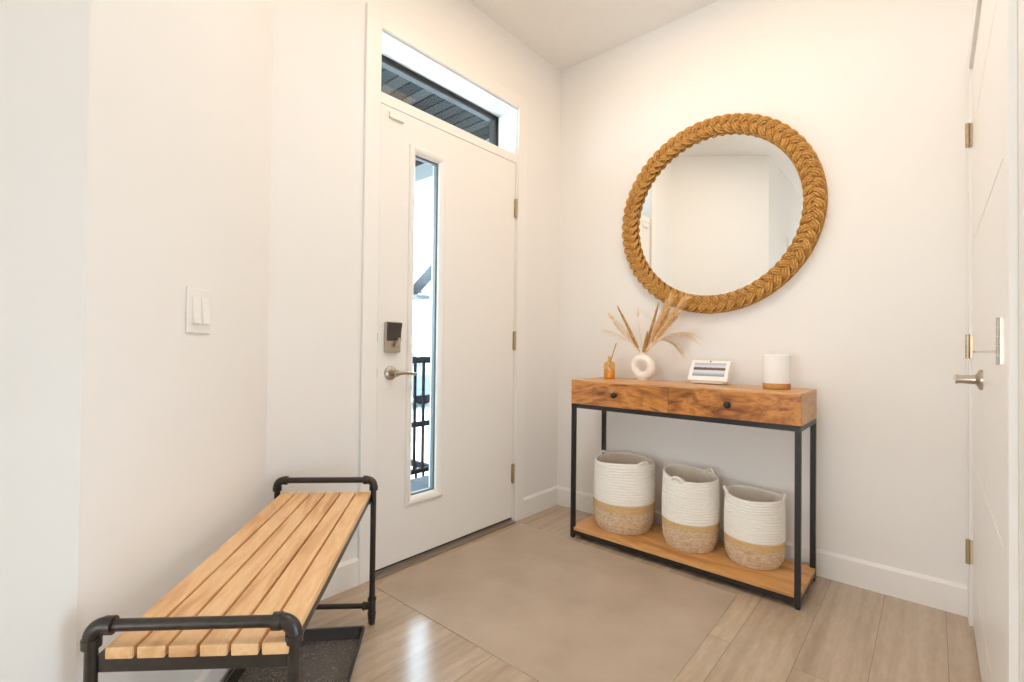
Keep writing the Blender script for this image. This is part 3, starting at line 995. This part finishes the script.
# ------------------------------------------------------------------ things on the console
# reed diffuser
df = thing('reed_diffuser', 'small amber reed diffuser bottle at the left end of the console', 'diffuser', (0.474, -0.18, ZT))
bm = nb()
lathe(bm, [(0, 0), (0.029, 0), (0.031, 0.003), (0.031, 0.080), (0.029, 0.088), (0.022, 0.094), (0.011, 0.098), (0.0095, 0.102), (0.0095, 0.116), (0.011, 0.118), (0.011, 0.122), (0.0078, 0.122), (0.0078, 0.096), (0.024, 0.088), (0.0285, 0.078), (0.0285, 0.004), (0, 0.004)], 32)
obj('bottle', bm, M['bottle_glass'], df, smooth=50)
bm = nb(); lathe(bm, [(0, 0.0045), (0.028, 0.0045), (0.028, 0.052), (0, 0.052)], 32)
obj('oil', bm, M['amber'], df, smooth=40)
for i, (dx, dy) in enumerate(((0.038, 0.004), (0.029, 0.012))):
    bm = nb(); tube(bm, [(0.474 - dx * 0.20, -0.18 - dy * 0.15, ZT + 0.053), (0.474 + dx, -0.18 + dy, ZT + 0.196 - i * 0.012)], 0.0036, 8)
    tag(obj('reed', bm, M['reed'], smooth=60), ('thin rattan reed leaning right out of the diffuser bottle', 'shorter rattan reed just behind the other in the diffuser')[i], 'reed', 'reeds in the diffuser bottle')

# donut vase
VX, VY = 0.652, -0.142
vs_ = thing('vase', 'white ceramic ring shaped vase holding dried grasses', 'vase', (VX, VY, ZT), 0.02)
bm = nb()
RM, rm = 0.0455, 0.0225
zc = 0.0695
nu, nv = 56, 20
grid = []
for i in range(nu):
    a = 2 * PI * i / nu
    row = []
    for j in range(nv):
        b = 2 * PI * j / nv
        rad = RM + rm * math.cos(b)
        x, z = rad * math.sin(a), zc + rad * math.cos(a)
        row.append(bm.verts.new((x, 0.0245 * math.sin(b), max(0.0, z))))
    grid.append(row)
for i in range(nu):
    for j in range(nv):
        bm.faces.new((grid[i][j], grid[(i + 1) % nu][j], grid[(i + 1) % nu][(j + 1) % nv], grid[i][(j + 1) % nv]))
obj('ring_body', bm, M['ceramic'], vs_, smooth=180)
bm = nb(); lathe(bm, [(0.015, 0.128), (0.0125, 0.137), (0.0125, 0.144), (0.014, 0.147), (0.0125, 0.148), (0.0095, 0.146), (0.0095, 0.125)], 28)
obj('neck', bm, M['ceramic'], vs_, smooth=60)
bm = nb(); lathe(bm, [(0, 0), (0.026, 0), (0.028, 0.003), (0.022, 0.007), (0, 0.008)], 28)
obj('base', bm, M['ceramic'], vs_, smooth=60)

# dried grasses: each stem is a thing of its own, standing in the vase neck
rnd = random.Random(11)
NECK = Vector((VX, VY, ZT + 0.140))
def stem_curve(tip, sag, n=18, off=(0, 0)):
    a = NECK + Vector((off[0], off[1], -0.012))
    b = Vector(tip)
    pts = []
    d = b - a
    for i in range(n + 1):
        s = i / n
        p = a + d * s
        p += Vector((0, 0, 1)) * sag * 4 * s * (1 - s) * 0.5
        pts.append(p)
    return pts
def blade(bm, p, d, L, wd, curl, side):
    """a slim pointed leaf or hair, three sided so that it has thickness"""
    d = d.normalized(); n = 4
    s = d.cross(side)
    if s.length < 1e-4: s = d.cross(Vector((1, 0, 0)))
    s.normalize()
    k = d.cross(s)
    prev = None
    for i in range(n + 1):
        u = i / n
        c = p + d * (L * u) + curl * (u * u * L)
        wv = wd * (1 - u) ** 0.7 * (0.55 + 0.9 * u * (1 - u) * 2)
        if i == n:
            v = bm.verts.new(c)
            for q in range(3): bm.faces.new((prev[q], prev[(q + 1) % 3], v))
            break
        ring = [bm.verts.new(c + s * wv), bm.verts.new(c - s * wv), bm.verts.new(c + k * wv * 0.45)]
        if prev:
            for q in range(3): bm.faces.new((prev[q], prev[(q + 1) % 3], ring[(q + 1) % 3], ring[q]))
        prev = ring
def stem(name, tip, sag, kind, mat, label, off=(0, 0), head=0.5, width=0.02, count=90):
    pts = stem_curve(tip, sag, off=off)
    t = thing(name, label, 'dried stem', pts[0], 0, 'dried grasses in the ring vase')
    o0 = pts[0]
    loc = [p - o0 for p in pts]
    bm = nb(); tube(bm, loc, [0.0016 - 0.0008 * i / len(loc) for i in range(len(loc))], 6)
    obj('stalk', bm, M['straw'] if kind != 'cattail' else M['brown_straw'], t, smooth=180)
    bm = nb()
    n = len(loc) - 1
    def at(s):
        f = s * n; i = min(n - 1, int(f)); return loc[i].lerp(loc[i + 1], f - i), (loc[i + 1] - loc[i]).normalized()
    if kind == 'cattail':
        cs = [at(1 - head + head * k / 14) for k in range(15)]
        tube(bm, [c[0] for c in cs], [width * (0.35 + 0.65 * math.sin(PI * min(1, (k + 1.5) / 9)) if k < 4 else (1 - ((k - 4) / 10) ** 2) * 0.9 + 0.1) for k in range(15)], 9)
        for _ in range(count):
            s = 1 - head + head * rnd.random() * 0.95
            p, d = at(s)
            sd = Vector((rnd.uniform(-1, 1), rnd.uniform(-1, 1), rnd.uniform(-1, 1)))
            sd = (sd - d * sd.dot(d)).normalized()
            blade(bm, p + sd * width * 0.5, d * 1.0 + sd * 0.35, 0.014, 0.0011, Vector((0, 0, 0)), sd)
    elif kind == 'plume':
        for _ in range(count):
            u = rnd.random()
            s = 1 - head + head * u
            p, d = at(min(0.999, s))
            sd = Vector((rnd.uniform(-1, 1), rnd.uniform(-1, 1), rnd.uniform(-1, 1)))
            sd = (sd - d * sd.dot(d)).normalized()
            L = width * (1.5 + 1.4 * math.sin(PI * (0.15 + 0.7 * u))) * rnd.uniform(0.7, 1.15)
            blade(bm, p, d * 1.7 + sd * 0.45, L, rnd.uniform(0.0028, 0.0058), Vector((0, 0, -0.12)) + sd * 0.10, sd)
    elif kind == 'tail':
        cs = [at(1 - head + head * k / 10) for k in range(11)]
        tube(bm, [c[0] for c in cs], [max(0.0008, width * math.sin(PI * (k + 0.6) / 11.2)) for k in range(11)], 9)
        for _ in range(count):
            s = 1 - head + head * rnd.random()
            p, d = at(min(0.999, s))
            sd = Vector((rnd.uniform(-1, 1), rnd.uniform(-1, 1), rnd.uniform(-1, 1)))
            sd = (sd - d * sd.dot(d)).normalized()
            blade(bm, p + sd * width * 0.5, d + sd * 0.6, 0.012, 0.0007, Vector((0, 0, 0)), sd)
    elif kind == 'wisp':
        for _ in range(count):
            u = rnd.random()
            s = 1 - head + head * u
            p, d = at(min(0.999, s))
            sd = Vector((rnd.uniform(-1, 1), rnd.uniform(-0.6, 0.6), rnd.uniform(-1, 0.7)))
            sd = (sd - d * sd.dot(d)).normalized()
            blade(bm, p, d * 1.6 + sd * 0.35, width * rnd.uniform(1.4, 2.8), rnd.uniform(0.0007, 0.0013), Vector((0.05, 0, -0.60)), sd)
    obj('flower_head', bm, M[mat], t, smooth=60)
    return t
stem('dried_cattail', (0.500, -0.150, 1.237), 0.000, 'cattail', 'brown_straw', 'brown spear shaped dried stem leaning left from the vase', (-0.004, 0), 0.84, 0.0085, 170)
stem('dried_cattail', (0.743, -0.150, 1.241), 0.000, 'cattail', 'brown_straw', 'brown spear shaped dried stem leaning right from the vase', (0.002, 0.003), 0.84, 0.0082, 170)
stem('dried_cattail', (0.688, -0.165, 1.088), 0.000, 'cattail', 'brown_straw', 'short brown dried stem low between the spears', (0.0, -0.003), 0.85, 0.0085, 120)
stem('dried_bunny_tail', (0.452, -0.152, 1.190), 0.010, 'tail', 'straw', 'tan bunny tail grass at far left of the vase', (-0.005, -0.002), 0.15, 0.0105, 130)
stem('dried_bunny_tail', (0.616, -0.145, 1.212), -0.006, 'tail', 'pink_straw', 'pale pink bunny tail grass standing upright mid vase', (0.0, 0.002), 0.17, 0.0085, 110)
stem('feather_grass_stem', (0.432, -0.150, 1.100), 0.050, 'wisp', 'pale_straw', 'thin pale feather grass arching left over the diffuser', (-0.004, 0.002), 0.60, 0.022, 110)
stem('feather_grass_stem', (0.505, -0.145, 1.130), 0.012, 'plume', 'pale_straw', 'pale dried plume leaning left behind the brown spear', (-0.004, 0.004), 0.72, 0.022, 170)
stem('dried_pampas', (0.800, -0.150, 1.245), 0.008, 'plume', 'straw', 'tallest tan plume, tip overlapping the mirror frame', (0.003, -0.002), 0.74, 0.029, 210)
stem('dried_pampas', (0.866, -0.140, 1.240), 0.022, 'plume', 'straw', 'long tan plume leaning furthest right under the mirror frame', (0.004, 0.002), 0.68, 0.027, 200)
stem('dried_pampas', (0.828, -0.165, 1.165), 0.016, 'plume', 'straw', 'tan plume in front of the taller plumes', (0.005, -0.003), 0.72, 0.028, 200)
stem('dried_pampas', (0.770, -0.145, 1.175), 0.010, 'plume', 'straw', 'slim tan plume beside the right brown spear', (0.003, 0.004), 0.72, 0.024, 150)
stem('feather_grass_stem', (0.880, -0.150, 1.080), 0.075, 'wisp', 'pale_straw', 'pale feather grass fanning right towards the display', (0.005, 0.001), 0.56, 0.040, 260)
stem('feather_grass_stem', (0.818, -0.135, 1.030), 0.090, 'wisp', 'pale_straw', 'pale feather grass drooping lowest at right of the vase', (0.005, 0.004), 0.50, 0.040, 200)

# smart display
sd = thing('smart_display', 'white tabletop smart screen showing a lake scene on the console', 'display', (0.995, -0.135, ZT), 0.045)
ang = math.radians(36)
bm = nb()
tw_, thh = 0.184, 0.120
bx(bm, -tw_ / 2, tw_ / 2, 0, 0.014, 0, thh)
bez = obj('bezel', bm, M['white_plastic'], sd, bevel=0.004, seg=3)
bez.location = (0, -0.042, 0.018); bez.rotation_euler = (-ang, 0, 0)
bm = nb(); bx(bm, -0.0735, 0.0745, -0.0012, 0.002, 0.026, 0.102)
obj('screen', bm, M['screen'], bez)
bm = nb(); lathe(bm, [(0, -0.0012), (0.0038, -0.0012), (0.0038, 0.002), (0, 0.002)], 16, 0, 0.111, 'y')
obj('camera_lens', bm, M['gasket'], bez)
bm = nb()
P = [(-0.038, 0.008), (-0.030, 0.0025), (0.060, 0.0025), (0.063, 0.014), (0.044, 0.098), (0.036, 0.104), (0.026, 0.100)]
a = [bm.verts.new((-0.076, y, z)) for y, z in P]; b = [bm.verts.new((0.076, y, z)) for y, z in P]
bm.faces.new(a); bm.faces.new(b[::-1])
for i in range(len(P)): bm.faces.new((a[i], a[(i + 1) % len(P)], b[(i + 1) % len(P)], b[i]))
obj('speaker_body', bm, M['white_plastic'], sd, bevel=0.003, seg=2)
obj('base_pad', box(-0.066, 0.066, -0.022, 0.050, 0, 0.003), M['rubber'], sd)

# white cylinder lamp on a bamboo foot
lm = thing('table_lamp', 'white cylinder table lamp with a wooden base on the console', 'lamp', (1.300, -0.190, ZT))
bm = nb(); lathe(bm, [(0, 0.0), (0.049, 0.0), (0.0525, 0.002), (0.0540, 0.006), (0.0540, 0.025), (0, 0.025)], 48)
obj('base', bm, M['bamboo'], lm, smooth=40)
bm = nb(); lathe(bm, [(0, 0.025), (0.0540, 0.025), (0.0545, 0.030), (0.0545, 0.136), (0.0525, 0.145), (0.047, 0.149), (0.040, 0.1495), (0.038, 0.146), (0, 0.146)], 48)
obj('shade', bm, M['lamp_shade'], lm, smooth=40)

# ------------------------------------------------------------------ light switch on the angled wall
along = Vector((0.752, -0.659, 0))
c0 = Vector((DC[0], DC[1], 0)) + along * 0.499
sw_ = thing('light_switch', 'white two gang rocker light switch on the angled wall', 'light switch', (c0.x, c0.y, 1.083), math.atan2(-0.659, 0.752))
# local x along the wall, local y = into the room
pl = nb(); bx(pl, -0.0585, 0.0585, 0.0005, 0.006, -0.058, 0.058)
obj('wall_plate', pl, M['switch_plastic'], sw_, bevel=0.003, seg=3)
for x in (-0.023, 0.023):
    bm = nb()
    P = [(0.006, -0.033), (0.0145, -0.033), (0.0070, 0.033), (0.006, 0.033)]
    a = [bm.verts.new((x - 0.0165, y, z)) for y, z in P]; b = [bm.verts.new((x + 0.0165, y, z)) for y, z in P]
    bm.faces.new(a); bm.faces.new(b[::-1])
    for i in range(4): bm.faces.new((a[i], a[(i + 1) % 4], b[(i + 1) % 4], b[i]))
    obj('rocker', bm, M['switch_plastic'], sw_, bevel=0.001)
